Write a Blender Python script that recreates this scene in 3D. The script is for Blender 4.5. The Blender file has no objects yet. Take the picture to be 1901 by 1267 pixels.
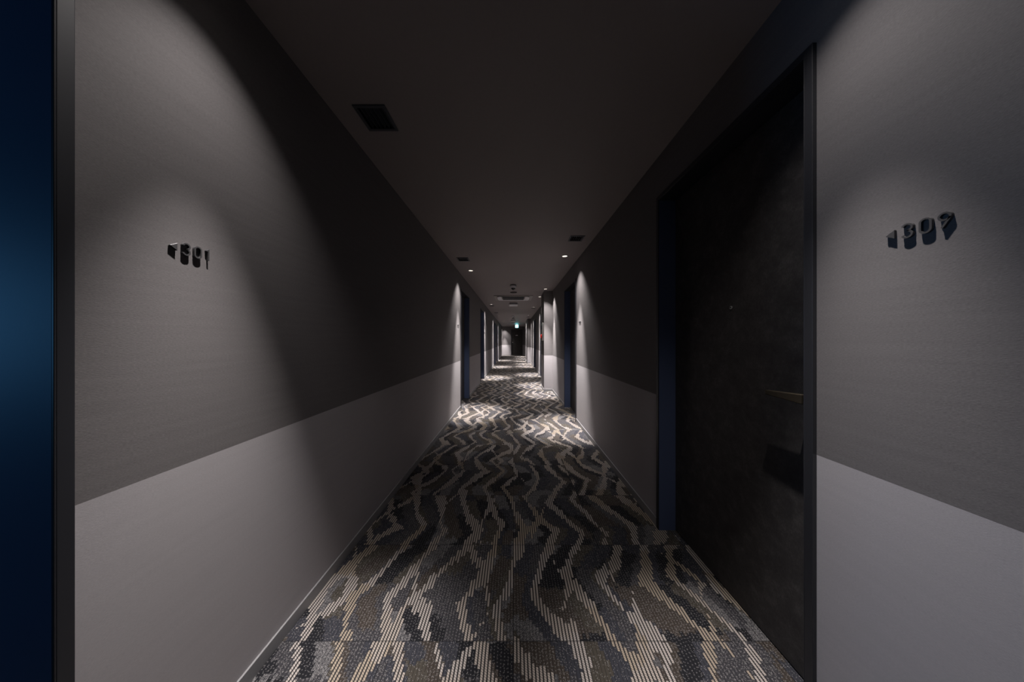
import bpy, bmesh, math, random
from mathutils import Vector

random.seed(7)
SC = bpy.context.scene
COL = SC.collection
PI = math.pi
R = math.radians

# ------------------------------------------------------------------ camera
W_HALF = 0.9375          # corridor half width
H = 2.40                 # ceiling height
EYE = 1.21
Y_END = 22.0             # far end wall
Y_BACK = -3.0
RAIL = 0.857             # height where the pale lower wall covering ends

cam_d = bpy.data.cameras.new('camera')
cam = bpy.data.objects.new('camera', cam_d)
COL.objects.link(cam)
cam_d.sensor_width = 36.0
cam_d.lens = 489.0 / 1901.0 * 36.0
cam_d.shift_x = -2.5 / 1901.0
cam_d.shift_y = -0.5 / 1901.0
cam_d.clip_start = 0.02
cam_d.clip_end = 100
cam.location = (0, 0, EYE)
cam.rotation_euler = (R(90), 0, 0)
SC.camera = cam

# ------------------------------------------------------------------ view + world
SC.view_settings.view_transform = 'Standard'
SC.view_settings.look = 'None'
SC.view_settings.gamma = 1.0
SC.view_settings.use_curve_mapping = False
SC.view_settings.exposure = 0.0
SC.cycles.use_denoising = True
SC.cycles.max_bounces = 8
SC.cycles.diffuse_bounces = 5
SC.cycles.sample_clamp_indirect = 4.0

world = bpy.data.worlds.new('dim_daylight')
SC.world = world
world.use_nodes = True
bg = world.node_tree.nodes['Background']
bg.inputs['Color'].default_value = (0.20, 0.42, 1.0, 1)
bg.inputs['Strength'].default_value = 0.02

WARM = (1.0, 0.935, 0.905)
COOL = (0.45, 0.66, 1.0)
CORE_W, SPILL_W = 900.0, 78.0       # the two lamps nearest the camera are dimmed, see NEAR
NEAR = 0.34

def lamp(name, loc, power, size_deg, blend, color, parent=None, radius=0.012):
    d = bpy.data.lights.new(name, 'SPOT')
    d.energy = power
    d.spot_size = R(size_deg)
    d.spot_blend = blend
    d.color = color
    d.shadow_soft_size = radius
    o = bpy.data.objects.new(name, d)
    COL.objects.link(o)
    o.location = loc
    if parent is not None:
        o.parent = parent
    return o

# bluish daylight at the window of the side lobby that opens off the corridor at the left edge of the frame
wd = bpy.data.lights.new('lobby_window_daylight', 'AREA')
wd.shape = 'RECTANGLE'; wd.size = 0.60; wd.size_y = 0.75
wd.energy = 12.0; wd.color = (0.13, 0.48, 1.0)
wo = bpy.data.objects.new('lobby_window_daylight', wd)
COL.objects.link(wo)
wo.location = (-3.58, 0.02, 1.35); wo.rotation_euler = (R(90), 0, R(-90))

# ------------------------------------------------------------------ materials
def newmat(name):
    m = bpy.data.materials.new(name)
    m.use_nodes = True
    nt = m.node_tree
    return m, nt, nt.nodes['Principled BSDF']

class N:
    """tiny node-expression helper"""
    def __init__(s, nt): s.nt = nt
    def _in(s, sock, v):
        if isinstance(v, bpy.types.NodeSocket): s.nt.links.new(v, sock)
        else: sock.default_value = v
    def m(s, op, a, b=None, c=None, clamp=False):
        n = s.nt.nodes.new('ShaderNodeMath'); n.operation = op; n.use_clamp = clamp
        s._in(n.inputs[0], a)
        if b is not None: s._in(n.inputs[1], b)
        if c is not None: s._in(n.inputs[2], c)
        return n.outputs[0]
    def add(s, a, b): return s.m('ADD', a, b)
    def sub(s, a, b): return s.m('SUBTRACT', a, b)
    def mul(s, a, b): return s.m('MULTIPLY', a, b)
    def lt(s, a, b): return s.m('LESS_THAN', a, b)
    def gt(s, a, b): return s.m('GREATER_THAN', a, b)
    def floor(s, a): return s.m('FLOOR', a)
    def frac(s, a): return s.m('FRACT', a)
    def xyz(s, x, y, z=0.0):
        n = s.nt.nodes.new('ShaderNodeCombineXYZ')
        s._in(n.inputs[0], x); s._in(n.inputs[1], y); s._in(n.inputs[2], z)
        return n.outputs[0]
    def pos(s):
        t = s.nt.nodes.new('ShaderNodeTexCoord')
        n = s.nt.nodes.new('ShaderNodeSeparateXYZ')
        s.nt.links.new(t.outputs['Object'], n.inputs[0])
        return n.outputs
    def wn(s, x, y, z=0.0):
        n = s.nt.nodes.new('ShaderNodeTexWhiteNoise'); n.noise_dimensions = '3D'
        s.nt.links.new(s.xyz(x, y, z), n.inputs['Vector'])
        return n.outputs['Value']
    def noise(s, vec, scale, detail=2.0, rough=0.5):
        n = s.nt.nodes.new('ShaderNodeTexNoise')
        s.nt.links.new(vec, n.inputs['Vector'])
        n.inputs['Scale'].default_value = scale
        n.inputs['Detail'].default_value = detail
        n.inputs['Roughness'].default_value = rough
        return n.outputs['Fac']
    def mix(s, f, a, b):
        n = s.nt.nodes.new('ShaderNodeMix'); n.data_type = 'RGBA'
        s._in(n.inputs['Factor'], f)
        for k, v in ((6, a), (7, b)):
            if isinstance(v, tuple) and len(v) == 3: v = (*v, 1)
            s._in(n.inputs[k], v)
        return n.outputs[2]
    def ramp(s, f, stops, interp='CONSTANT'):
        n = s.nt.nodes.new('ShaderNodeValToRGB')
        n.color_ramp.interpolation = interp
        e = n.color_ramp.elements
        while len(e) < len(stops): e.new(0.5)
        for i, (p, c) in enumerate(stops):
            e[i].position = p; e[i].color = (*c, 1)
        s.nt.links.new(f, n.inputs[0])
        return n.outputs[0]
    def bump(s, h, strength, dist):
        n = s.nt.nodes.new('ShaderNodeBump')
        n.inputs['Strength'].default_value = strength
        n.inputs['Distance'].default_value = dist
        s.nt.links.new(h, n.inputs['Height'])
        return n.outputs[0]

def plain(name, col, rough=0.5, metal=0.0, spec=0.5, var=0.08, scale=30.0):
    m, nt, b = newmat(name)
    n = N(nt)
    p = n.pos()
    f = n.noise(n.xyz(p[0], p[1], p[2]), scale, 3.0)
    a = tuple(c * (1 - var) for c in col); c2 = tuple(min(1, c * (1 + var)) for c in col)
    nt.links.new(n.mix(f, a, c2), b.inputs['Base Color'])
    b.inputs['Roughness'].default_value = rough
    b.inputs['Metallic'].default_value = metal
    b.inputs['Specular IOR Level'].default_value = spec
    return m

def wallpaper(name, col, coarse, rough, var, bstr):
    """vinyl wall covering with fine short horizontal fibres"""
    m, nt, b = newmat(name)
    n = N(nt); p = n.pos()
    h = n.add(p[0], p[1])                       # runs along the wall on either orientation
    v1 = n.xyz(n.mul(h, 170.0 * coarse), n.mul(p[2], 620.0 * coarse), 0.0)
    f1 = n.noise(v1, 1.0, 3.0, 0.6)
    v2 = n.xyz(n.mul(h, 4.0), n.mul(p[2], 60.0), 3.0)
    f2 = n.noise(v2, 1.0, 2.0, 0.5)
    f = n.add(n.mul(f1, 0.8), n.mul(f2, 0.2))
    f = n.m('MULTIPLY_ADD', n.sub(f, 0.5), 1.8, 0.5, clamp=True)
    a = tuple(c * (1 - var) for c in col); c2 = tuple(c * (1 + var) for c in col)
    nt.links.new(n.mix(f, a, c2), b.inputs['Base Color'])
    b.inputs['Roughness'].default_value = rough
    b.inputs['Specular IOR Level'].default_value = 0.25
    nt.links.new(n.bump(f1, bstr, 0.0006), b.inputs['Normal'])
    return m

def carpet():
    m, nt, b = newmat('zigzag_carpet_tiles')
    n = N(nt); p = n.pos()
    x, y = p[0], p[1]
    RIB = 0.0135
    xs = n.mul(x, 1 / RIB)
    ix = n.floor(xs); fx = n.frac(xs)
    xr = n.mul(n.add(ix, 0.5), RIB)
    tx = n.floor(n.mul(x, 2.0)); ty = n.floor(n.mul(n.sub(y, 0.06), 2.0))
    r1 = n.wn(tx, ty, 1.3); r2 = n.wn(tx, ty, 5.7)
    jit = n.mul(n.sub(n.wn(ix, ty, 9.1), 0.5), 0.030)
    yj = n.add(y, jit)
    # zigzag
    xn, yn = n.add(xr, 0.371), n.add(yj, 0.217)
    low = n.noise(n.xyz(n.mul(xn, 1.3), n.mul(yn, 0.9), 0.43), 1.0, 1.0)
    low2 = n.noise(n.xyz(n.mul(xn, 5.0), n.mul(yn, 3.0), 4.37), 1.0, 1.0)
    ph = n.add(n.mul(yj, 1 / 0.34), n.add(n.mul(low, 1.8), n.mul(r1, 0.35)))
    zig = n.mul(n.m('PINGPONG', ph, 1.0), 0.165)
    u = n.mul(n.add(n.add(xr, zig), n.add(n.mul(low2, 0.11), n.mul(r2, 0.08))), 1 / 0.175)
    cid = n.floor(u); fu = n.frac(u)
    dn = n.noise(n.xyz(n.mul(xn, 7.0), n.mul(yn, 4.0), 8.61), 1.0, 1.0)
    duty = n.m('MULTIPLY_ADD', n.sub(dn, 0.5), 0.75, 0.28)
    lightA = n.lt(fu, duty)
    # here and there a second stripe leaning the other way closes a diamond
    ph2 = n.add(ph, 1.0)
    zig2 = n.mul(n.m('PINGPONG', ph2, 1.0), 0.165)
    low3 = n.noise(n.xyz(n.mul(xn, 3.1), n.mul(yn, 2.0), 14.29), 1.0, 1.0)
    u2 = n.mul(n.add(n.add(xr, zig2), n.add(n.mul(low2, 0.11), n.mul(r1, 0.08))), 1 / 0.35)
    lightB = n.lt(n.frac(u2), n.m('MULTIPLY_ADD', n.sub(low3, 0.5), 0.9, 0.015))
    light = n.m('MAXIMUM', lightA, lightB)
    # blotches between the stripes
    seg = n.floor(n.add(n.mul(yj, 1 / 0.21), n.mul(n.wn(cid, tx, 2.0), 3.0)))
    half = n.floor(n.mul(u, 2.3))
    rc = n.wn(half, seg, n.mul(ty, 0.31))
    base = n.ramp(rc, [(0.0, (0.016, 0.016, 0.019)), (0.18, (0.042, 0.041, 0.046)), (0.40, (0.052, 0.043, 0.037)),
                       (0.58, (0.038, 0.039, 0.048)), (0.72, (0.060, 0.053, 0.044)), (0.86, (0.068, 0.067, 0.072))])
    # flecks of pale yarn: loose tweed specks and dotted lines
    sp = n.wn(n.floor(n.mul(x, 1 / 0.0021)), n.floor(n.mul(y, 1 / 0.0024)), 3.0)
    sdens = n.ramp(rc, [(0.0, (0.97,) * 3), (0.2, (0.90,) * 3), (0.4, (0.93,) * 3), (0.58, (0.93,) * 3),
                        (0.74, (0.88,) * 3), (0.88, (0.62,) * 3)])
    fleck = n.gt(sp, sdens)
    dots = n.mul(n.lt(n.m('ABSOLUTE', n.sub(fx, 0.5)), 0.16), n.lt(n.frac(n.add(n.mul(y, 1 / 0.0115), n.mul(n.wn(ix, 0.0, 4.0), 1.0))), 0.28))
    dots = n.mul(dots, n.lt(rc, 0.58))
    fl = n.m('MAXIMUM', fleck, n.mul(dots, 0.55))
    base = n.mix(n.mul(fl, 0.70), base, (0.26, 0.25, 0.25))
    groove = n.lt(n.m('ABSOLUTE', n.sub(fx, 0.5)), 0.40)
    base = n.mix(n.m('MULTIPLY_ADD', groove, -0.5, 0.5), base, (0.006, 0.006, 0.007))
    # twisted rope yarns
    prof = n.lt(n.m('ABSOLUTE', n.sub(fx, 0.5)), 0.31)
    tw = n.frac(n.add(n.mul(y, 1 / 0.0078), n.mul(fx, 1.1)))
    tw = n.m('MULTIPLY_ADD', n.lt(tw, 0.66), 0.74, 0.26)
    tone = n.wn(cid, seg, 7.7)
    yarn = n.ramp(tone, [(0.0, (0.41, 0.36, 0.32)), (0.45, (0.43, 0.39, 0.365)), (0.8, (0.37, 0.31, 0.245))])
    rope = n.mix(tw, (0.10, 0.09, 0.085), yarn)
    rope = n.mix(prof, (0.026, 0.025, 0.026), rope)
    col = n.mix(light, base, rope)
    # tile seams
    sx = n.m('ABSOLUTE', n.sub(n.frac(n.add(n.mul(x, 2.0), 0.5)), 0.5))
    sy = n.m('ABSOLUTE', n.sub(n.frac(n.add(n.mul(n.sub(y, 0.06), 2.0), 0.5)), 0.5))
    seam = n.lt(n.m('MINIMUM', sx, sy), 0.0035)
    col = n.mix(n.mul(seam, 0.6), col, (0.01, 0.01, 0.012))
    nt.links.new(col, b.inputs['Base Color'])
    b.inputs['Roughness'].default_value = 0.95
    b.inputs['Specular IOR Level'].default_value = 0.1
    hgt = n.sub(1.0, n.m('ABSOLUTE', n.sub(n.mul(fx, 2.0), 1.0)))
    nt.links.new(n.bump(n.mul(hgt, n.m('MULTIPLY_ADD', light, 0.7, 0.3)), 0.6, 0.003), b.inputs['Normal'])
    return m

def doorskin():
    m, nt, b = newmat('black_mottled_door_laminate')
    n = N(nt); p = n.pos()
    v = n.xyz(p[0], p[1], p[2])
    f1 = n.noise(v, 17.0, 7.0, 0.72)
    f2 = n.noise(n.xyz(n.mul(p[0], 300.0), n.mul(p[1], 300.0), n.mul(p[2], 120.0)), 1.0, 2.0)
    f = n.add(n.mul(f1, 0.75), n.mul(f2, 0.25))
    c = n.ramp(f, [(0.30, (0.030, 0.028, 0.029)), (0.52, (0.052, 0.049, 0.049)), (0.72, (0.095, 0.090, 0.087))], 'LINEAR')
    nt.links.new(c, b.inputs['Base Color'])
    b.inputs['Roughness'].default_value = 0.55
    b.inputs['Specular IOR Level'].default_value = 0.22
    nt.links.new(n.bump(f, 0.35, 0.002), b.inputs['Normal'])
    return m

def emit(name, col, strength, rough=0.4):
    m, nt, b = newmat(name)
    n = N(nt); p = n.pos()
    f = n.noise(n.xyz(p[0], p[1], p[2]), 40.0, 1.0)
    nt.links.new(n.mix(f, tuple(c * 0.95 for c in col), col), b.inputs['Emission Color'])
    b.inputs['Base Color'].default_value = (*col, 1)
    b.inputs['Emission Strength'].default_value = strength
    b.inputs['Roughness'].default_value = rough
    return m

M = {
    'wall_up': wallpaper('taupe_fabric_wall_covering', (0.152, 0.143, 0.145), 1.0, 0.8, 0.26, 0.32),
    'wall_lo': wallpaper('pale_grey_wall_covering', (0.405, 0.387, 0.402), 1.15, 0.75, 0.13, 0.30),
    'ceiling': plain('grey_brown_ceiling_paper', (0.280, 0.247, 0.247), 0.55, 0, 0.4, 0.05, 60),
    'carpet': carpet(),
    'skirt': plain('grey_vinyl_skirting', (0.26, 0.26, 0.27), 0.35, 0, 0.5, 0.05, 50),
    'frame': plain('near_black_painted_steel', (0.022, 0.023, 0.028), 0.45, 0.0, 0.45, 0.06, 200),
    'blue': plain('blue_satin_paint', (0.090, 0.122, 0.225), 0.55, 0, 0.30, 0.06, 200),
    'door': doorskin(),
    'bronze': plain('dark_bronze', (0.075, 0.062, 0.045), 0.45, 0.7, 0.5, 0.08, 80),
    'chrome': plain('bright_chrome', (0.8, 0.8, 0.8), 0.3, 0.8, 0.5, 0.02, 80),
    'black_metal': plain('black_satin_metal', (0.080, 0.079, 0.083), 0.46, 0.4, 0.4, 0.05, 80),
    'black': plain('matt_black', (0.006, 0.006, 0.007), 0.7, 0, 0.2, 0.05, 80),
    'dark_metal': plain('dark_grey_metal', (0.065, 0.070, 0.083), 0.4, 0.2, 0.5, 0.05, 80),
    'white_plastic': plain('white_plastic', (0.82, 0.81, 0.84), 0.4, 0, 0.5, 0.03, 80),
    'grey_plastic': plain('taupe_plastic', (0.30, 0.275, 0.265), 0.35, 0, 0.5, 0.04, 80),
    'maroon': plain('dark_maroon_plastic', (0.022, 0.010, 0.013), 0.7, 0, 0.12, 0.05, 80),
    'smoked': plain('smoked_dome', (0.008, 0.008, 0.010), 0.08, 0, 0.8, 0.02, 80),
    'reflector': plain('bright_reflector', (0.75, 0.73, 0.70), 0.25, 0.7, 0.5, 0.03, 80),
    'ring': plain('grey_trim_ring', (0.20, 0.19, 0.19), 0.4, 0, 0.5, 0.03, 80),
    'lens': emit('downlight_lens', (1.0, 0.93, 0.87), 14.0),
    'panel_grey': plain('pale_grey_painted_steel', (0.35, 0.34, 0.33), 0.4, 0.2, 0.5, 0.04, 80),
    'red': emit('lit_red_lens', (0.75, 0.04, 0.03), 0.22, 0.25),
    'red_paint': plain('red_painted_rim', (0.45, 0.03, 0.03), 0.35, 0, 0.5, 0.04, 80),
    'sign_white': emit('lit_pale_exit_panel', (0.28, 0.92, 1.0), 10.0),
    'sign_green': emit('lit_green_exit_panel', (0.10, 0.85, 0.80), 5.0),
}

# ------------------------------------------------------------------ mesh builders
class MB:
    def __init__(s): s.v = []; s.f = []; s.mi = []
    def face(s, pts, mi=0):
        k = len(s.v); s.v += [tuple(q) for q in pts]; s.f.append(tuple(range(k, k + len(pts)))); s.mi.append(mi)
    def box(s, x0, x1, y0, y1, z0, z1, mi=0):
        if x0 > x1: x0, x1 = x1, x0
        if y0 > y1: y0, y1 = y1, y0
        k = len(s.v)
        s.v += [(x, y, z) for z in (z0, z1) for y in (y0, y1) for x in (x0, x1)]
        for q in ((0, 2, 3, 1), (4, 5, 7, 6), (0, 1, 5, 4), (2, 6, 7, 3), (0, 4, 6, 2), (1, 3, 7, 5)):
            s.f.append(tuple(k + i for i in q)); s.mi.append(mi)
        return s
    def prism(s, poly, fn, mi=0):
        """poly: 2-D outline; fn(a, b, t) -> point, t in 0..1 through the thickness"""
        k = len(s.v); n = len(poly)
        s.v += [tuple(fn(a, b, 0)) for a, b in poly] + [tuple(fn(a, b, 1)) for a, b in poly]
        s.f.append(tuple(k + i for i in range(n))); s.mi.append(mi)
        s.f.append(tuple(k + n + i for i in reversed(range(n)))); s.mi.append(mi)
        for i in range(n):
            j = (i + 1) % n
            s.f.append((k + i, k + j, k + n + j, k + n + i)); s.mi.append(mi)
        return s
    def lathe(s, prof, n=32, cx=0, cy=0, mi=0):
        """prof: (r, z) list, spun around a vertical axis"""
        k = len(s.v)
        for r, z in prof:
            for i in range(n):
                a = 2 * PI * i / n
                s.v.append((cx + r * math.cos(a), cy + r * math.sin(a), z))
        for j in range(len(prof) - 1):
            for i in range(n):
                i2 = (i + 1) % n
                s.f.append((k + j * n + i, k + j * n + i2, k + (j + 1) * n + i2, k + (j + 1) * n + i)); s.mi.append(mi)
        return s
    def cap(s, r, z, n=32, mi=0):
        s.face([(r * math.cos(2 * PI * i / n), r * math.sin(2 * PI * i / n), z) for i in range(n)], mi)
        return s
    def build(s, name, mats, parent=None, bevel=0.0, seg=2, smooth=False, merge=True):
        me = bpy.data.meshes.new(name)
        me.from_pydata(s.v, [], s.f)
        if not isinstance(mats, (list, tuple)): mats = [mats]
        for m in mats: me.materials.append(m)
        me.polygons.foreach_set('material_index', s.mi)
        bm = bmesh.new(); bm.from_mesh(me)
        if merge: bmesh.ops.remove_doubles(bm, verts=bm.verts, dist=1e-5)
        bmesh.ops.recalc_face_normals(bm, faces=bm.faces)
        bm.to_mesh(me); bm.free()
        if smooth:
            me.polygons.foreach_set('use_smooth', [True] * len(me.polygons))
            me.set_sharp_from_angle(angle=R(40))
        o = bpy.data.objects.new(name, me)
        COL.objects.link(o)
        if parent is not None: o.parent = parent
        if bevel:
            b = o.modifiers.new('bevel', 'BEVEL'); b.width = bevel; b.segments = seg; b.limit_method = 'ANGLE'
        return o

def tag(o, label=None, cat=None, group=None, kind=None):
    if label: o['label'] = label
    if cat: o['category'] = cat
    if group: o['group'] = group
    if kind: o['kind'] = kind
    return o

def empty(name, loc, rz=0.0):
    o = bpy.data.objects.new(name, None)
    o.empty_display_size = 0.05
    COL.objects.link(o)
    o.location = loc
    o.rotation_euler = (0, 0, rz)
    return o

def copy_tree(o, parent=None):
    c = o.copy()
    COL.objects.link(c)
    if parent is not None: c.parent = parent
    for ch in list(o.children): copy_tree(ch, c)
    return c

# ------------------------------------------------------------------ layout data
OPEN_W, OPEN_H = 0.84, 2.107
CAS, PROUD, DEPTH = 0.026, 0.013, 0.108       # casing width, how far it stands proud, reveal depth
# (side, near edge of clear opening, hinge side, label)
DOORS = [
    (-1, -0.310, 'dark framed opening at the left edge, its jamb glowing blue, beside the 301 sign'),
    (1, 0.840, 'large black mottled door with bronze lever, right of the corridor before the 309 sign'),
    (-1, 4.700, 'first black door down the left wall past the long bare stretch of wall'),
    (1, 3.940, 'black door with a blue jamb on the right wall just before the square pillar'),
    (-1, 7.530, 'second narrow-looking door down the left wall, lit wall strip just beyond it'),
    (1, 8.200, 'dark door on the right wall half hidden behind the nearer pillar'),
    (1, 11.100, 'dark door on the right wall between the nearer and the farther pillar'),
    (-1, 12.800, 'third dark door down the left wall, thin and far away'),
    (-1, 14.850, 'farthest dark door on the left wall, close before the end wall'),
]
PILLARS = [(6.30, 6.92, 0.733), (14.2, 16.2, 0.757)]     # y0, y1, inner x
# (side, x, y, label)
LIGHTS = [
    (-1, 0.695, 0.76, 'round ceiling downlight above the 301 sign'),
    (1, 0.695, 0.68, 'round ceiling downlight above the 309 sign'),
    (-1, 0.722, 4.46, 'lit round downlight right behind the second left vent'),
    (1, 0.722, 3.70, 'lit round downlight right behind the first right vent, largest lit one'),
    (1, 0.735, 6.05, 'lit round downlight touching the top of the nearer pillar face'),
    (1, 0.715, 7.12, 'lit round downlight just beyond the nearer pillar, beside the air conditioner'),
    (-1, 0.722, 8.60, 'lit round downlight left of the air conditioner, just before a small dark vent'),
    (1, 0.722, 9.35, 'lit round downlight right of the white ceiling box, just before a small dark vent'),
    (-1, 0.715, 12.15, 'far round downlight on the left, just behind the last left vent'),
    (1, 0.712, 12.35, 'far round downlight on the right, just before the farther pillar'),
    (1, 0.712, 13.75, 'far round downlight touching the face of the farther pillar'),
    (1, 0.640, 15.55, 'far round downlight beside the farther pillar, right of the exit sign'),
    (-1, 0.715, 16.15, 'farthest round downlight along the left wall before the end corner'),
    (1, 0.700, 17.60, 'far round downlight beyond the farther pillar, right of the exit sign'),
    (1, 0.700, 19.80, 'farthest round downlight on the right, by the end wall'),
    (-1, 0.730, 21.70, 'round downlight washing the left part of the end wall'),
]
VENTS = [
    (-1, 1.407, 'nearest square ceiling vent, large with clear slats, upper left'),
    (-1, 3.840, 'second square ceiling vent on the left, just before a lit downlight'),
    (1, 3.060, 'first square ceiling vent on the right, near the largest lit downlight'),
    (-1, 8.950, 'small dark ceiling vent left of the air conditioner'),
    (1, 9.650, 'small dark ceiling vent right of the white ceiling box'),
    (-1, 11.20, 'farthest dark ceiling vent on the left'),
    (1, 13.25, 'farthest dark ceiling vent on the right, before the farther pillar'),
]

# ------------------------------------------------------------------ setting
fl = MB()
fl.face([(-1.3, Y_BACK, 0), (1.3, Y_BACK, 0), (1.3, Y_END + 0.3, 0), (-1.3, Y_END + 0.3, 0)])
floor = tag(fl.build('floor', M['carpet']), 'carpet tile floor with pale zigzag stripes on dark grey and brown', 'floor', kind='structure')

def cut_sheet(x0, x1, y0, y1, holes, z):
    """flat sheet with rectangular holes"""
    mb = MB()
    xs = sorted({x0, x1, *[h[0] for h in holes], *[h[1] for h in holes]})
    ys = sorted({y0, y1, *[h[2] for h in holes], *[h[3] for h in holes]})
    for a, b in zip(ys, ys[1:]):
        ym = (a + b) / 2
        row = [h for h in holes if h[2] < ym < h[3]]
        xx = sorted({x0, x1, *[h[0] for h in row], *[h[1] for h in row]})
        for c, d in zip(xx, xx[1:]):
            xm = (c + d) / 2
            if any(h[0] < xm < h[1] for h in row): continue
            mb.face([(c, a, z), (d, a, z), (d, b, z), (c, b, z)])
    return mb

holes = []
for s, x, y, _ in LIGHTS:
    holes.append((s * x - 0.0365, s * x + 0.0365, y - 0.0365, y + 0.0365))
VX, VH = 0.731, 0.070
for s, y, _ in VENTS:
    holes.append((s * VX - VH, s * VX + VH, y - VH, y + VH))
tag(cut_sheet(-1.15, 1.15, Y_BACK, Y_END + 0.3, holes, H).build('ceiling', M['ceiling'], merge=False),
    'plain grey brown papered ceiling', 'ceiling', kind='structure')

def side_wall(s, name, label):
    gaps = sorted((y - CAS, y + OPEN_W + CAS) for sd, y, _ in DOORS if sd == s)
    up, lo, bb = MB(), MB(), MB()
    xa, xb = s * W_HALF, s * (W_HALF + 0.20)
    y = Y_BACK
    top = OPEN_H + CAS
    for a, b in gaps + [(Y_END + 0.3, None)]:
        up.box(xa, xb, y, a, RAIL, H + 0.05)
        lo.box(xa, xb, y, a, 0.0, RAIL)
        bb.box(xa, xa - s * 0.008, y, min(a, Y_END), 0.0, 0.055)
        if b is not None:
            up.box(xa, xb, a, b, top, H + 0.05)
            y = b
    w = tag(up.build(name, M['wall_up']), label, 'wall', kind='structure')
    lw = lo.build('lower_wall_covering', M['wall_lo'], w); lw['label'] = 'paler grey covering on the lower wall'
    k = bb.build('baseboard_' + ('left' if s < 0 else 'right'), M['skirt'], None, 0.0015)
    tag(k, 'low grey skirting strip along the ' + ('left' if s < 0 else 'right') + ' wall', 'skirting', kind='structure')
    return w

side_wall(-1, 'wall_left', 'long left corridor wall, dark taupe above and pale grey below')
side_wall(1, 'wall_right', 'right corridor wall, dark taupe above and pale grey below')

# pillars
for i, (y0, y1, xi) in enumerate(PILLARS):
    up, lo, bb = MB(), MB(), MB()
    up.box(xi, W_HALF + 0.02, y0, y1, RAIL, H)
    lo.box(xi, W_HALF + 0.02, y0, y1, 0, RAIL)
    bb.box(xi - 0.008, W_HALF, y0 - 0.008, y1 + 0.008, 0, 0.055)
    p = up.build('pillar', M['wall_up'])
    tag(p, ('square pillar standing out from the right wall, fire alarm panel on its side',
            'far square pillar standing out from the right wall, beside the end wall')[i], 'pillar', kind='structure')
    c = lo.build('lower_wall_covering', M['wall_lo'], p); c['label'] = 'paler grey covering on the lower pillar'
    bb.build('skirting', M['skirt'], p, 0.0015)

# end wall
ED0, ED1, EDH = -0.160, 0.745, 2.13
up, lo, bb = MB(), MB(), MB()
for a, b in ((-1.15, ED0 - CAS), (ED1 + CAS, 1.15)):
    up.box(a, b, Y_END, Y_END + 0.2, RAIL, H + 0.05)
    lo.box(a, b, Y_END, Y_END + 0.2, 0, RAIL)
bb.box(-W_HALF, ED0 - CAS, Y_END - 0.008, Y_END, 0, 0.055)
bb.box(ED1 + CAS, W_HALF, Y_END - 0.008, Y_END, 0, 0.055)
up.box(ED0 - CAS, ED1 + CAS, Y_END, Y_END + 0.2, EDH + CAS, H + 0.05)
w = tag(up.build('wall_back', M['wall_up']), 'end wall of the corridor around the far black door', 'wall', kind='structure')
c = lo.build('lower_wall_covering', M['wall_lo'], w); c['label'] = 'paler grey covering on the lower wall'
tag(bb.build('baseboard_back', M['skirt']), 'low grey skirting strip along the end wall', 'skirting', kind='structure')

# side lobby behind the cased opening, and the wall behind the camera
lb = MB()
LX0, LX1, LY0, LY1 = -3.60, -1.1375, -0.85, 0.95
lb.face([(LX0, LY0, 0), (LX1, LY0, 0), (LX1, LY1, 0), (LX0, LY1, 0)])
lb.face([(LX0, LY0, H), (LX1, LY0, H), (LX1, LY1, H), (LX0, LY1, H)])
lb.face([(LX0, LY0, 0), (LX1, LY0, 0), (LX1, LY0, H), (LX0, LY0, H)])
lb.face([(LX0, LY1, 0), (LX1, LY1, 0), (LX1, LY1, H), (LX0, LY1, H)])
lb.box(LX0 - 0.1, LX0, LY0, LY1, 0, 0.97); lb.box(LX0 - 0.1, LX0, LY0, LY1, 1.73, H)
lb.box(LX0 - 0.1, LX0, LY0, -0.30, 0.97, 1.73); lb.box(LX0 - 0.1, LX0, 0.34, LY1, 0.97, 1.73)
tag(lb.build('wall_lobby', M['wall_up'], merge=False), 'side lobby walls beyond the opening at the left edge', 'wall', kind='structure')
tag(MB().box(-1.15, 1.15, Y_BACK - 0.1, Y_BACK, 0, H).build('wall_front', M['wall_up']), 'corridor wall behind the camera', 'wall', kind='structure')

# ------------------------------------------------------------------ doors
def lever(s, parent, xd, yc, z):
    """tapered bronze lever reaching away from the near jamb; xd = door face |x|"""
    rose = MB()
    n = 28
    rose.prism([(0.026 * math.cos(2 * PI * i / n), 0.026 * math.sin(2 * PI * i / n)) for i in range(n)],
               lambda a, b, t: (s * (xd - 0.010 * t), yc + a, z + b))
    h = MB()
    # neck
    h.prism([(0.011 * math.cos(2 * PI * i / n), 0.011 * math.sin(2 * PI * i / n)) for i in range(n)],
            lambda a, b, t: (s * (xd - 0.010 - 0.042 * t), yc + a, z + b))
    o = h.build('door_handle', M['bronze'], parent, 0.0015)
    o['label'] = 'dark bronze lever handle'
    l = MB()
    x1, x0 = xd - 0.046, xd - 0.066
    l.prism([(-0.017, -0.017), (-0.017, 0.017), (0.04, 0.013), (0.112, 0.009), (0.112, -0.008), (0.04, -0.012)],
            lambda a, b, t: (s * (x1 + (x0 - x1) * t), yc + a, z + b))
    l.build('lever', M['bronze'], o, 0.003, 3)
    rose.build('rosette', M['bronze'], o, 0.0015)
    return o

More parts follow.
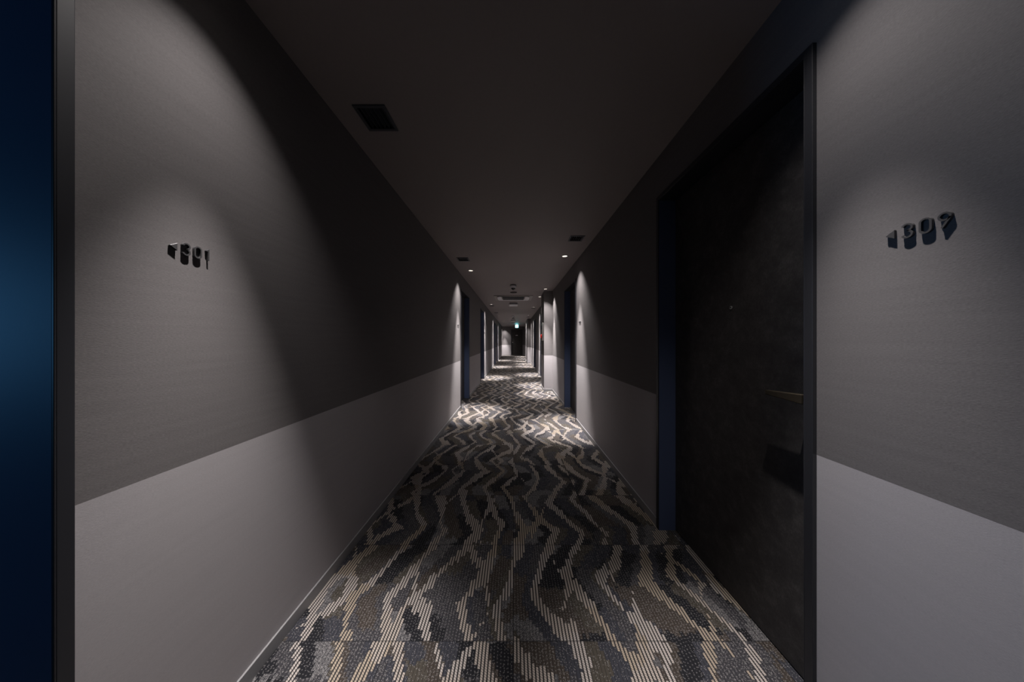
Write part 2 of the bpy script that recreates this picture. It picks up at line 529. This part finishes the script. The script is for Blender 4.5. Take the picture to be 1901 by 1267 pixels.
def make_door(s, y0, label, idx):
    d = empty('door_%d' % idx, (0, 0, 0))
    tag(d, label, 'door', kind='structure')
    y1 = y0 + OPEN_W
    xf, xd = W_HALF - PROUD, W_HALF - PROUD + DEPTH
    fr = MB()
    xo = xd + (0.055 if idx > 1 else 0.110)
    e = 0.003
    fr.box(s * xf, s * xo, y0 - CAS, y0 - e, 0, OPEN_H + CAS)
    fr.box(s * xf, s * xo, y1 + e, y1 + CAS, 0, OPEN_H + CAS)
    fr.box(s * xf, s * xo, y0 - e, y1 + e, OPEN_H + e, OPEN_H + CAS)
    lip = xf + 0.005
    fr.box(s * xf, s * lip, y0 - e, y0, 0, OPEN_H + e)
    fr.box(s * xf, s * lip, y1, y1 + e, 0, OPEN_H + e)
    fr.box(s * xf, s * lip, y0, y1, OPEN_H, OPEN_H + e)
    f = fr.build('door_frame', M['frame'], d, 0.0012, 2, merge=False)
    f['label'] = 'slim near-black metal door frame'
    for (a0, a1, z0, z1) in ((y0 - e, y0, 0, OPEN_H), (y1, y1 + e, 0, OPEN_H), (y0, y1, OPEN_H, OPEN_H + e)):
        jl = MB().box(s * lip, s * xo, a0, a1, z0, z1).build('jamb_lining' if z0 == 0 else 'head_lining', M['blue'] if z0 == 0 else M['frame'], d)
        if z0 == 0: jl['label'] = 'blue painted lining inside the frame'
    if idx == 1:
        return d                      # a cased opening to the side lobby, no leaf
    pn = MB()
    pn.box(s * xd, s * (xd + 0.04), y0 + 0.003, y1 - 0.003, 0.006, OPEN_H - 0.003)
    pn.build('door_panel', M['door'], d, 0.001)
    if y0 < 9:
        lever(s, d, xd, y0 + 0.062, 1.012)
        pe = MB()
        n = 20
        yc = y0 + 0.407
        pe.prism([(0.0075 * math.cos(2 * PI * i / n), 0.0075 * math.sin(2 * PI * i / n)) for i in range(n)],
                 lambda a, b, t: (s * (xd - 0.004 * t), yc + a, 1.367 + b))
        o = pe.build('peephole', M['chrome'], d, 0.001)
        o['label'] = 'tiny chrome peephole'
        ln = MB()
        ln.prism([(0.0028 * math.cos(2 * PI * i / n), 0.0028 * math.sin(2 * PI * i / n)) for i in range(n)],
                 lambda a, b, t: (s * (xd - 0.004 - 0.0012 * t), yc + a, 1.367 + b))
        ln.build('lens', M['smoked'], o)
    return d

for i, (s, y0, lab) in enumerate(DOORS):
    make_door(s, y0, lab, i + 1)

# end door
d = tag(empty('door_%d' % (len(DOORS) + 1), (0, 0, 0)), 'black door in the end wall under the lit exit sign', 'door', kind='structure')
fr = MB()
ya, yb = Y_END - 0.013, Y_END + 0.10
fr.box(ED0 - CAS, ED0, ya, yb, 0, EDH + CAS)
fr.box(ED1, ED1 + CAS, ya, yb, 0, EDH + CAS)
fr.box(ED0, ED1, ya, yb, EDH, EDH + CAS)
fr.build('door_frame', M['frame'], d, 0.0018, merge=False)['label'] = 'slim near-black metal door frame'
pn = MB().box(ED0 + 0.003, ED1 - 0.003, Y_END + 0.03, Y_END + 0.07, 0.006, EDH - 0.003)
pn.build('door_panel', M['door'], d, 0.001)
hb = MB().box(-0.10, -0.02, Y_END - 0.022, Y_END - 0.008, 1.055, 1.085)
hb.box(-0.10, -0.078, Y_END - 0.012, Y_END + 0.031, 1.058, 1.082)
h = hb.build('door_handle', M['chrome'], d, 0.002); h['label'] = 'small chrome lever handle'
pl = MB().box(0.185, 0.375, Y_END + 0.024, Y_END + 0.031, 1.635, 1.690)
q = pl.build('name_plate', M['white_plastic'], d, 0.001); q['label'] = 'small white plate at eye height'

# ------------------------------------------------------------------ room number signs
def stroke(mb, pts, w, fn, closed=False):
    """flat ribbon along a 2-D polyline, given thickness by fn"""
    n = len(pts)
    L, Rr = [], []
    for i in range(n):
        p = Vector(pts[i])
        if closed:
            a, b = Vector(pts[i - 1]), Vector(pts[(i + 1) % n])
        else:
            a = Vector(pts[max(i - 1, 0)]); b = Vector(pts[min(i + 1, n - 1)])
        d1 = (p - a); d2 = (b - p)
        d1 = d1.normalized() if d1.length > 1e-9 else d2.normalized()
        d2 = d2.normalized() if d2.length > 1e-9 else d1
        t = (d1 + d2)
        t = t.normalized() if t.length > 1e-6 else d1
        nn = Vector((-t.y, t.x))
        k = w / 2 / max(0.45, nn.dot(Vector((-d1.y, d1.x))))
        L.append(p + nn * k); Rr.append(p - nn * k)
    seq = range(n if closed else n - 1)
    base = len(mb.v)
    for i in range(n):
        for q in (L[i], Rr[i]):
            mb.v.append(tuple(fn(q.x, q.y, 0))); mb.v.append(tuple(fn(q.x, q.y, 1)))
    def V(i, side, t): return base + (i % n) * 4 + side * 2 + t
    for i in seq:
        j = i + 1
        for f in ((V(i, 0, 0), V(j, 0, 0), V(j, 1, 0), V(i, 1, 0)), (V(i, 0, 1), V(i, 1, 1), V(j, 1, 1), V(j, 0, 1)),
                  (V(i, 0, 0), V(i, 0, 1), V(j, 0, 1), V(j, 0, 0)), (V(i, 1, 0), V(j, 1, 0), V(j, 1, 1), V(i, 1, 1))):
            mb.f.append(f); mb.mi.append(0)
    if not closed:
        for i in (0, n - 1):
            mb.f.append((V(i, 0, 0), V(i, 1, 0), V(i, 1, 1), V(i, 0, 1))); mb.mi.append(0)

def arc(cx, cy, rx, ry, a0, a1, n=14):
    return [(cx + rx * math.cos(R(a0 + (a1 - a0) * i / n)), cy + ry * math.sin(R(a0 + (a1 - a0) * i / n))) for i in range(n + 1)]

DH = 0.0355            # numeral height
SW = 0.0036            # stroke
def glyph(ch):
    h = DH / 2 - SW / 2; w = 0.0095 - SW / 2
    if ch == '0':
        r = w
        return [(arc(0, h - r, r, r, 180, 0, 12) + arc(0, -h + r, r, r, 0, -180, 12), True)]
    if ch == '3':
        r1 = h / 2
        return [(arc(-0.001, h - r1, w, r1, 165, -90, 16)[:-1] + [(-0.001, 0.0)], False),
                (([(-0.001, 0.0)] + arc(-0.001, -h + r1, w, r1, 90, -165, 16)[1:]), False)]
    if ch == '9':
        r = w
        return [(arc(0, h - r, r, r, 0, 360, 24)[:-1], True),
                ([(r * 0.97, h - r - 0.002), (r * 0.75, h - r - 0.007), (-0.004, -h)], False)]
    if ch == '1':
        return [([(-0.0045, h - 0.004), (0.0, h), (0.0, -h)], False)]
    if ch == '2':
        return [(arc(0, h - w, w, w, 165, -30, 12) + [(-w, -h), (w, -h)], False)]
    if ch == '8':
        return [(arc(0, h / 2, w * 0.9, h / 2, 0, 360, 20)[:-1], True), (arc(0, -h / 2, w, h / 2, 0, 360, 20)[:-1], True)]
    return []

PITCH = 0.0267
def room_sign(side, yc, zc, text, flip, label, arrow_right=False):
    """side: which wall; reading direction runs +y on the left wall and -y on the right wall"""
    xw = side * W_HALF
    root = empty('room_number_sign', (xw, yc, zc))
    tag(root, label, 'room number', 'raised room numbers on the corridor walls')
    dirn = 1 if side < 0 else -1
    depth = 0.0060
    def mk(off):
        return lambda a, b, t: (-side * (0.0004 + depth * t), dirn * (a + off), b)
    a = MB()
    off = -0.046 if not arrow_right else 0.050
    fnA = mk(off)
    sx = 1 if not arrow_right else -1
    tri = [(-0.008 * sx, 0.0), (0.008 * sx, 0.0105), (0.008 * sx, -0.0105)]
    a.prism(tri, fnA)
    a.build('arrow', M['black_metal'], root, 0.0004, 1)
    o0 = -0.0165 if not arrow_right else -0.036
    for i, ch in enumerate(text):
        mb = MB()
        for pts, closed in glyph(ch):
            stroke(mb, pts, SW, mk(o0 + i * PITCH), closed)
        g = mb.build('numeral', M['black_metal'], root, smooth=True)
        g['label'] = 'raised numeral ' + ch
    return root

ZS = 1.4705
room_sign(-1, 0.7685, ZS, '301', False, 'raised black 301 with left arrow on the nearest stretch of left wall')
room_sign(1, 0.6060, ZS, '309', False, 'raised black 309 with left arrow on the nearest stretch of right wall')
room_sign(-1, 4.465, ZS, '302', False, 'tiny dark room number beside the first door down the left wall', True)
room_sign(1, 3.700, ZS, '308', False, 'tiny dark room number before the right door that precedes the pillar')
room_sign(-1, 8.530, ZS, '303', False, 'tiny dark room number on the lit strip past the second left door')

# ------------------------------------------------------------------ ceiling fittings
def make_downlight():
    root = empty('downlight', (0, 0, H))
    cup = MB()
    cup.lathe([(0.0360, -0.001), (0.0355, 0.010), (0.0330, 0.026), (0.0280, 0.036)], 32)
    cup.build('reflector', M['reflector'], root, smooth=True)
    ring = MB()
    ring.lathe([(0.0360, 0.000), (0.0362, -0.0035), (0.0400, -0.0045), (0.0540, -0.0025), (0.0555, 0.0)], 40)
    ring.build('trim_ring', M['ring'], root, smooth=True)
    ln = MB()
    ln.cap(0.0285, 0.0355, 32)
    ln.build('lens', M['lens'], root)
    return root

proto = make_downlight()
for i, (s, x, y, lab) in enumerate(LIGHTS):
    o = proto if i == 0 else copy_tree(proto)
    o.location = (s * x, y, H)
    tag(o, lab, 'downlight', 'round recessed downlights along both sides of the ceiling')
    k = NEAR * (1.1 if s < 0 else 0.84) if y < 1 else (1.0 if y < 5 else 1.35)
    lamp('core_beam', (s * x, y, H + 0.022), CORE_W * k, 36, 0.95, WARM)
    lamp('spill_beam', (s * x, y, H + 0.022), SPILL_W * k, 86, 0.9, WARM)

def make_vent():
    root = empty('ceiling_vent', (0, 0, H))
    fr = MB()
    a, b = 0.082, 0.066
    zt, zb = 0.0, -0.006
    fr.box(-a, a, -a, -b, zb, zt); fr.box(-a, a, b, a, zb, zt)
    fr.box(-a, -b, -b, b, zb, zt); fr.box(b, a, -b, b, zb, zt)
    fr.build('vent_frame', M['dark_metal'], root, 0.0012, 2, merge=False)
    bx = MB()
    c, t = 0.0695, 0.07
    bx.face([(-c, -c, t), (c, -c, t), (c, c, t), (-c, c, t)])
    for q in (((-c, -c), (c, -c)), ((c, -c), (c, c)), ((c, c), (-c, c)), ((-c, c), (-c, -c))):
        bx.face([(*q[0], -0.002), (*q[1], -0.002), (*q[1], t), (*q[0], t)])
    bx.build('duct_box', M['black'], root)
    for k in range(6):
        x = -b + (k + 0.5) * 2 * b / 6 + 0.004
        sl = MB()
        sl.prism([(-0.0014, -0.003), (0.0014, -0.003), (0.0072, 0.016), (0.0046, 0.016)], lambda p, q, tt: (x + p, -b + 2 * b * tt, q))
        sl.build('slat', M['dark_metal'], root)
    return root

vproto = make_vent()
for i, (s, y, lab) in enumerate(VENTS):
    o = vproto if i == 0 else copy_tree(vproto)
    o.location = (s * VX, y, H)
    tag(o, lab, 'vent', 'square ceiling vents')

def make_dome_camera():
    root = empty('dome_camera', (0, 0, H))
    b = MB().lathe([(0.0, 0.0), (0.062, 0.0), (0.066, -0.006), (0.064, -0.020), (0.0, -0.020)], 40)
    b.build('mount_ring', M['dark_metal'], root, smooth=True)
    c = MB().lathe([(0.0, -0.020), (0.064, -0.020), (0.066, -0.028), (0.063, -0.052), (0.052, -0.060), (0.0, -0.060)], 40)
    c.build('housing', M['white_plastic'], root, smooth=True)
    pr = [(0.046 * math.cos(R(a)), -0.060 - 0.046 * math.sin(R(a))) for a in range(0, 91, 9)]
    d = MB().lathe(pr, 36)
    d.build('dome', M['smoked'], root, smooth=True)
    e = MB().lathe([(0.0461, -0.060), (0.050, -0.060), (0.050, -0.066), (0.0461, -0.066)], 36)
    e.build('dome_ring', M['white_plastic'], root, smooth=True)
    return root

cprot = make_dome_camera()
for i, (x, y, lab) in enumerate([(-0.002, 5.62, 'nearest white ceiling camera with a black dome, before the air conditioner'),
                                 (-0.01, 12.7, 'far small ceiling camera before the far white ceiling box')]):
    o = cprot if i == 0 else copy_tree(cprot)
    o.location = (x, y, H)
    tag(o, lab, 'camera', 'dome cameras on the ceiling centre line')

def make_disc():
    o = MB().lathe([(0.0, 0.0), (0.082, 0.0), (0.085, -0.004), (0.080, -0.012), (0.030, -0.014), (0.0, -0.014)], 40)
    return o.build('ceiling_speaker', M['maroon'], smooth=True)

dprot = make_disc()
for i, (x, y, lab) in enumerate([(0.005, 6.45, 'flat dark round disc on the ceiling between near camera and air conditioner'),
                                 (-0.005, 13.9, 'flat dark round disc on the ceiling between far camera and far white box')]):
    o = dprot if i == 0 else copy_tree(dprot)
    o.location = (x, y, H)
    tag(o, lab, 'ceiling speaker', 'flat dark discs on the ceiling')

def make_box():
    root = empty('access_point', (0, 0, H))
    b = MB().box(-0.125, 0.125, -0.125, 0.125, -0.022, 0.0)
    b.build('mount_plate', M['dark_metal'], root, 0.004)
    c = MB().box(-0.138, 0.138, -0.138, 0.138, -0.075, -0.022)
    c.build('cover', M['white_plastic'], root, 0.016, 4)
    return root

bprot = make_box()
for i, (x, y, lab) in enumerate([(0.003, 8.40, 'white rounded box hanging from the ceiling just behind the air conditioner'),
                                 (0.000, 15.25, 'far white rounded box on the ceiling in front of the exit sign')]):
    o = bprot if i == 0 else copy_tree(bprot)
    o.location = (x, y, H)
    tag(o, lab, 'access point', 'white boxes on the ceiling centre line')

# cassette air conditioner
ac = tag(empty('air_conditioner', (0.0, 7.30, H)), 'wide flat ceiling air conditioner panel in the middle of the corridor ceiling', 'air conditioner')
hw, hd = 0.515, 0.41
fr = MB()
fr.box(-hw, hw, -hd, -hd + 0.075, -0.016, 0); fr.box(-hw, hw, hd - 0.075, hd, -0.016, 0)
fr.box(-hw, -hw + 0.075, -hd + 0.075, hd - 0.075, -0.016, 0); fr.box(hw - 0.075, hw, -hd + 0.075, hd - 0.075, -0.016, 0)
fr.build('panel_frame', M['grey_plastic'], ac, 0.004, 2, merge=False)
g = MB()
g.box(-0.30, 0.30, -0.24, 0.24, -0.012, 0)
for k in range(12):
    yy = -0.22 + k * 0.04
    g.box(-0.29, 0.29, yy - 0.006, yy + 0.006, -0.026, -0.012)
g.build('intake_grille', M['dark_metal'], ac, merge=False)['label'] = 'dark intake grille'
for k, (x0, x1, y0, y1, ax) in enumerate([(-0.42, 0.42, -0.33, -0.25, 0), (-0.42, 0.42, 0.25, 0.33, 1),
                                         (-0.435, -0.325, -0.24, 0.24, 2), (0.325, 0.435, -0.24, 0.24, 3)]):
    l = MB()
    if ax < 2:
        y2 = y1 if ax == 0 else y0
        yo = y0 if ax == 0 else y1
        l.prism([(yo, -0.030), (y2, -0.004), (y2, -0.001), (yo, -0.027)], lambda a, b, t: (x0 + (x1 - x0) * t, a, b))
    else:
        x2 = x1 if ax == 2 else x0
        xo = x0 if ax == 2 else x1
        l.prism([(xo, -0.030), (x2, -0.004), (x2, -0.001), (xo, -0.027)], lambda a, b, t: (a, y0 + (y1 - y0) * t, b))
    l.build('louver', M['white_plastic'], ac, 0.0008)

# exit sign hanging before the end door
ex = tag(empty('exit_sign', (0.25, 19.0, H)), 'small glowing pale exit sign hanging in front of the end door', 'exit sign')
MB().box(-0.06, 0.06, -0.02, 0.02, -0.035, 0).build('bracket', M['white_plastic'], ex, 0.003)
MB().box(-0.107, 0.107, -0.018, 0.018, -0.252, -0.035).build('housing', M['white_plastic'], ex, 0.004)
MB().box(-0.10, 0.10, -0.021, -0.0181, -0.245, -0.042).build('lit_panel', M['sign_white'], ex)['label'] = 'glowing pale front panel'
pic = MB()
fy = lambda a, b, t: (a, -0.0225 + 0.0014 * t, b)
pic.prism([(0.005, -0.060), (0.085, -0.060), (0.085, -0.228), (0.005, -0.228), (0.005, -0.222), (0.075, -0.222), (0.075, -0.068), (0.005, -0.068)], fy)
hd_ = [(-0.012 + 0.013 * math.cos(2 * PI * i / 16), -0.092 + 0.013 * math.sin(2 * PI * i / 16)) for i in range(16)]
pic.prism(hd_, fy)
stroke(pic, [(-0.015, -0.110), (-0.030, -0.150)], 0.022, fy)
stroke(pic, [(-0.030, -0.150), (-0.005, -0.178), (-0.012, -0.215)], 0.012, fy)
stroke(pic, [(-0.032, -0.152), (-0.052, -0.185), (-0.085, -0.190)], 0.012, fy)
stroke(pic, [(-0.018, -0.112), (0.012, -0.128), (0.028, -0.118)], 0.009, fy)
stroke(pic, [(-0.018, -0.112), (-0.050, -0.118), (-0.062, -0.142)], 0.009, fy)
pic.build('running_figure', M['sign_green'], ex, merge=False)['label'] = 'green running figure and doorway'

# fire alarm panel on the pillar side
xi = PILLARS[0][2]
fa = tag(empty('fire_alarm_panel', (xi, 6.61, 1.43)), 'pale alarm panel with red lamp on the side of the nearer pillar', 'fire alarm')
MB().box(-0.020, 0.0, -0.20, 0.20, -0.22, 0.22).build('case', M['panel_grey'], fa, 0.004)
n = 28
rm = MB(); rm.prism([(0.066 * math.cos(2 * PI * i / n), 0.066 * math.sin(2 * PI * i / n)) for i in range(n)], lambda a, b, t: (-0.020 - 0.012 * t, a, b - 0.11))
rm.build('lamp_rim', M['red_paint'], fa, 0.002)
dm = MB()
prof = [(0.052 * math.cos(R(a)), 0.020 * math.sin(R(a))) for a in range(0, 91, 10)]
nn = 28
k0 = []
for (r, h) in prof:
    for i in range(nn):
        dm.v.append((-0.032 - h, r * math.cos(2 * PI * i / nn), r * math.sin(2 * PI * i / nn) - 0.11))
for j in range(len(prof) - 1):
    for i in range(nn):
        i2 = (i + 1) % nn
        dm.f.append((j * nn + i, j * nn + i2, (j + 1) * nn + i2, (j + 1) * nn + i)); dm.mi.append(0)
dm.build('red_lamp', M['red'], fa, smooth=True)['label'] = 'glowing red lamp dome'
MB().box(-0.024, -0.020, -0.13, 0.13, 0.06, 0.16).build('speaker_grille', M['dark_metal'], fa, 0.001)
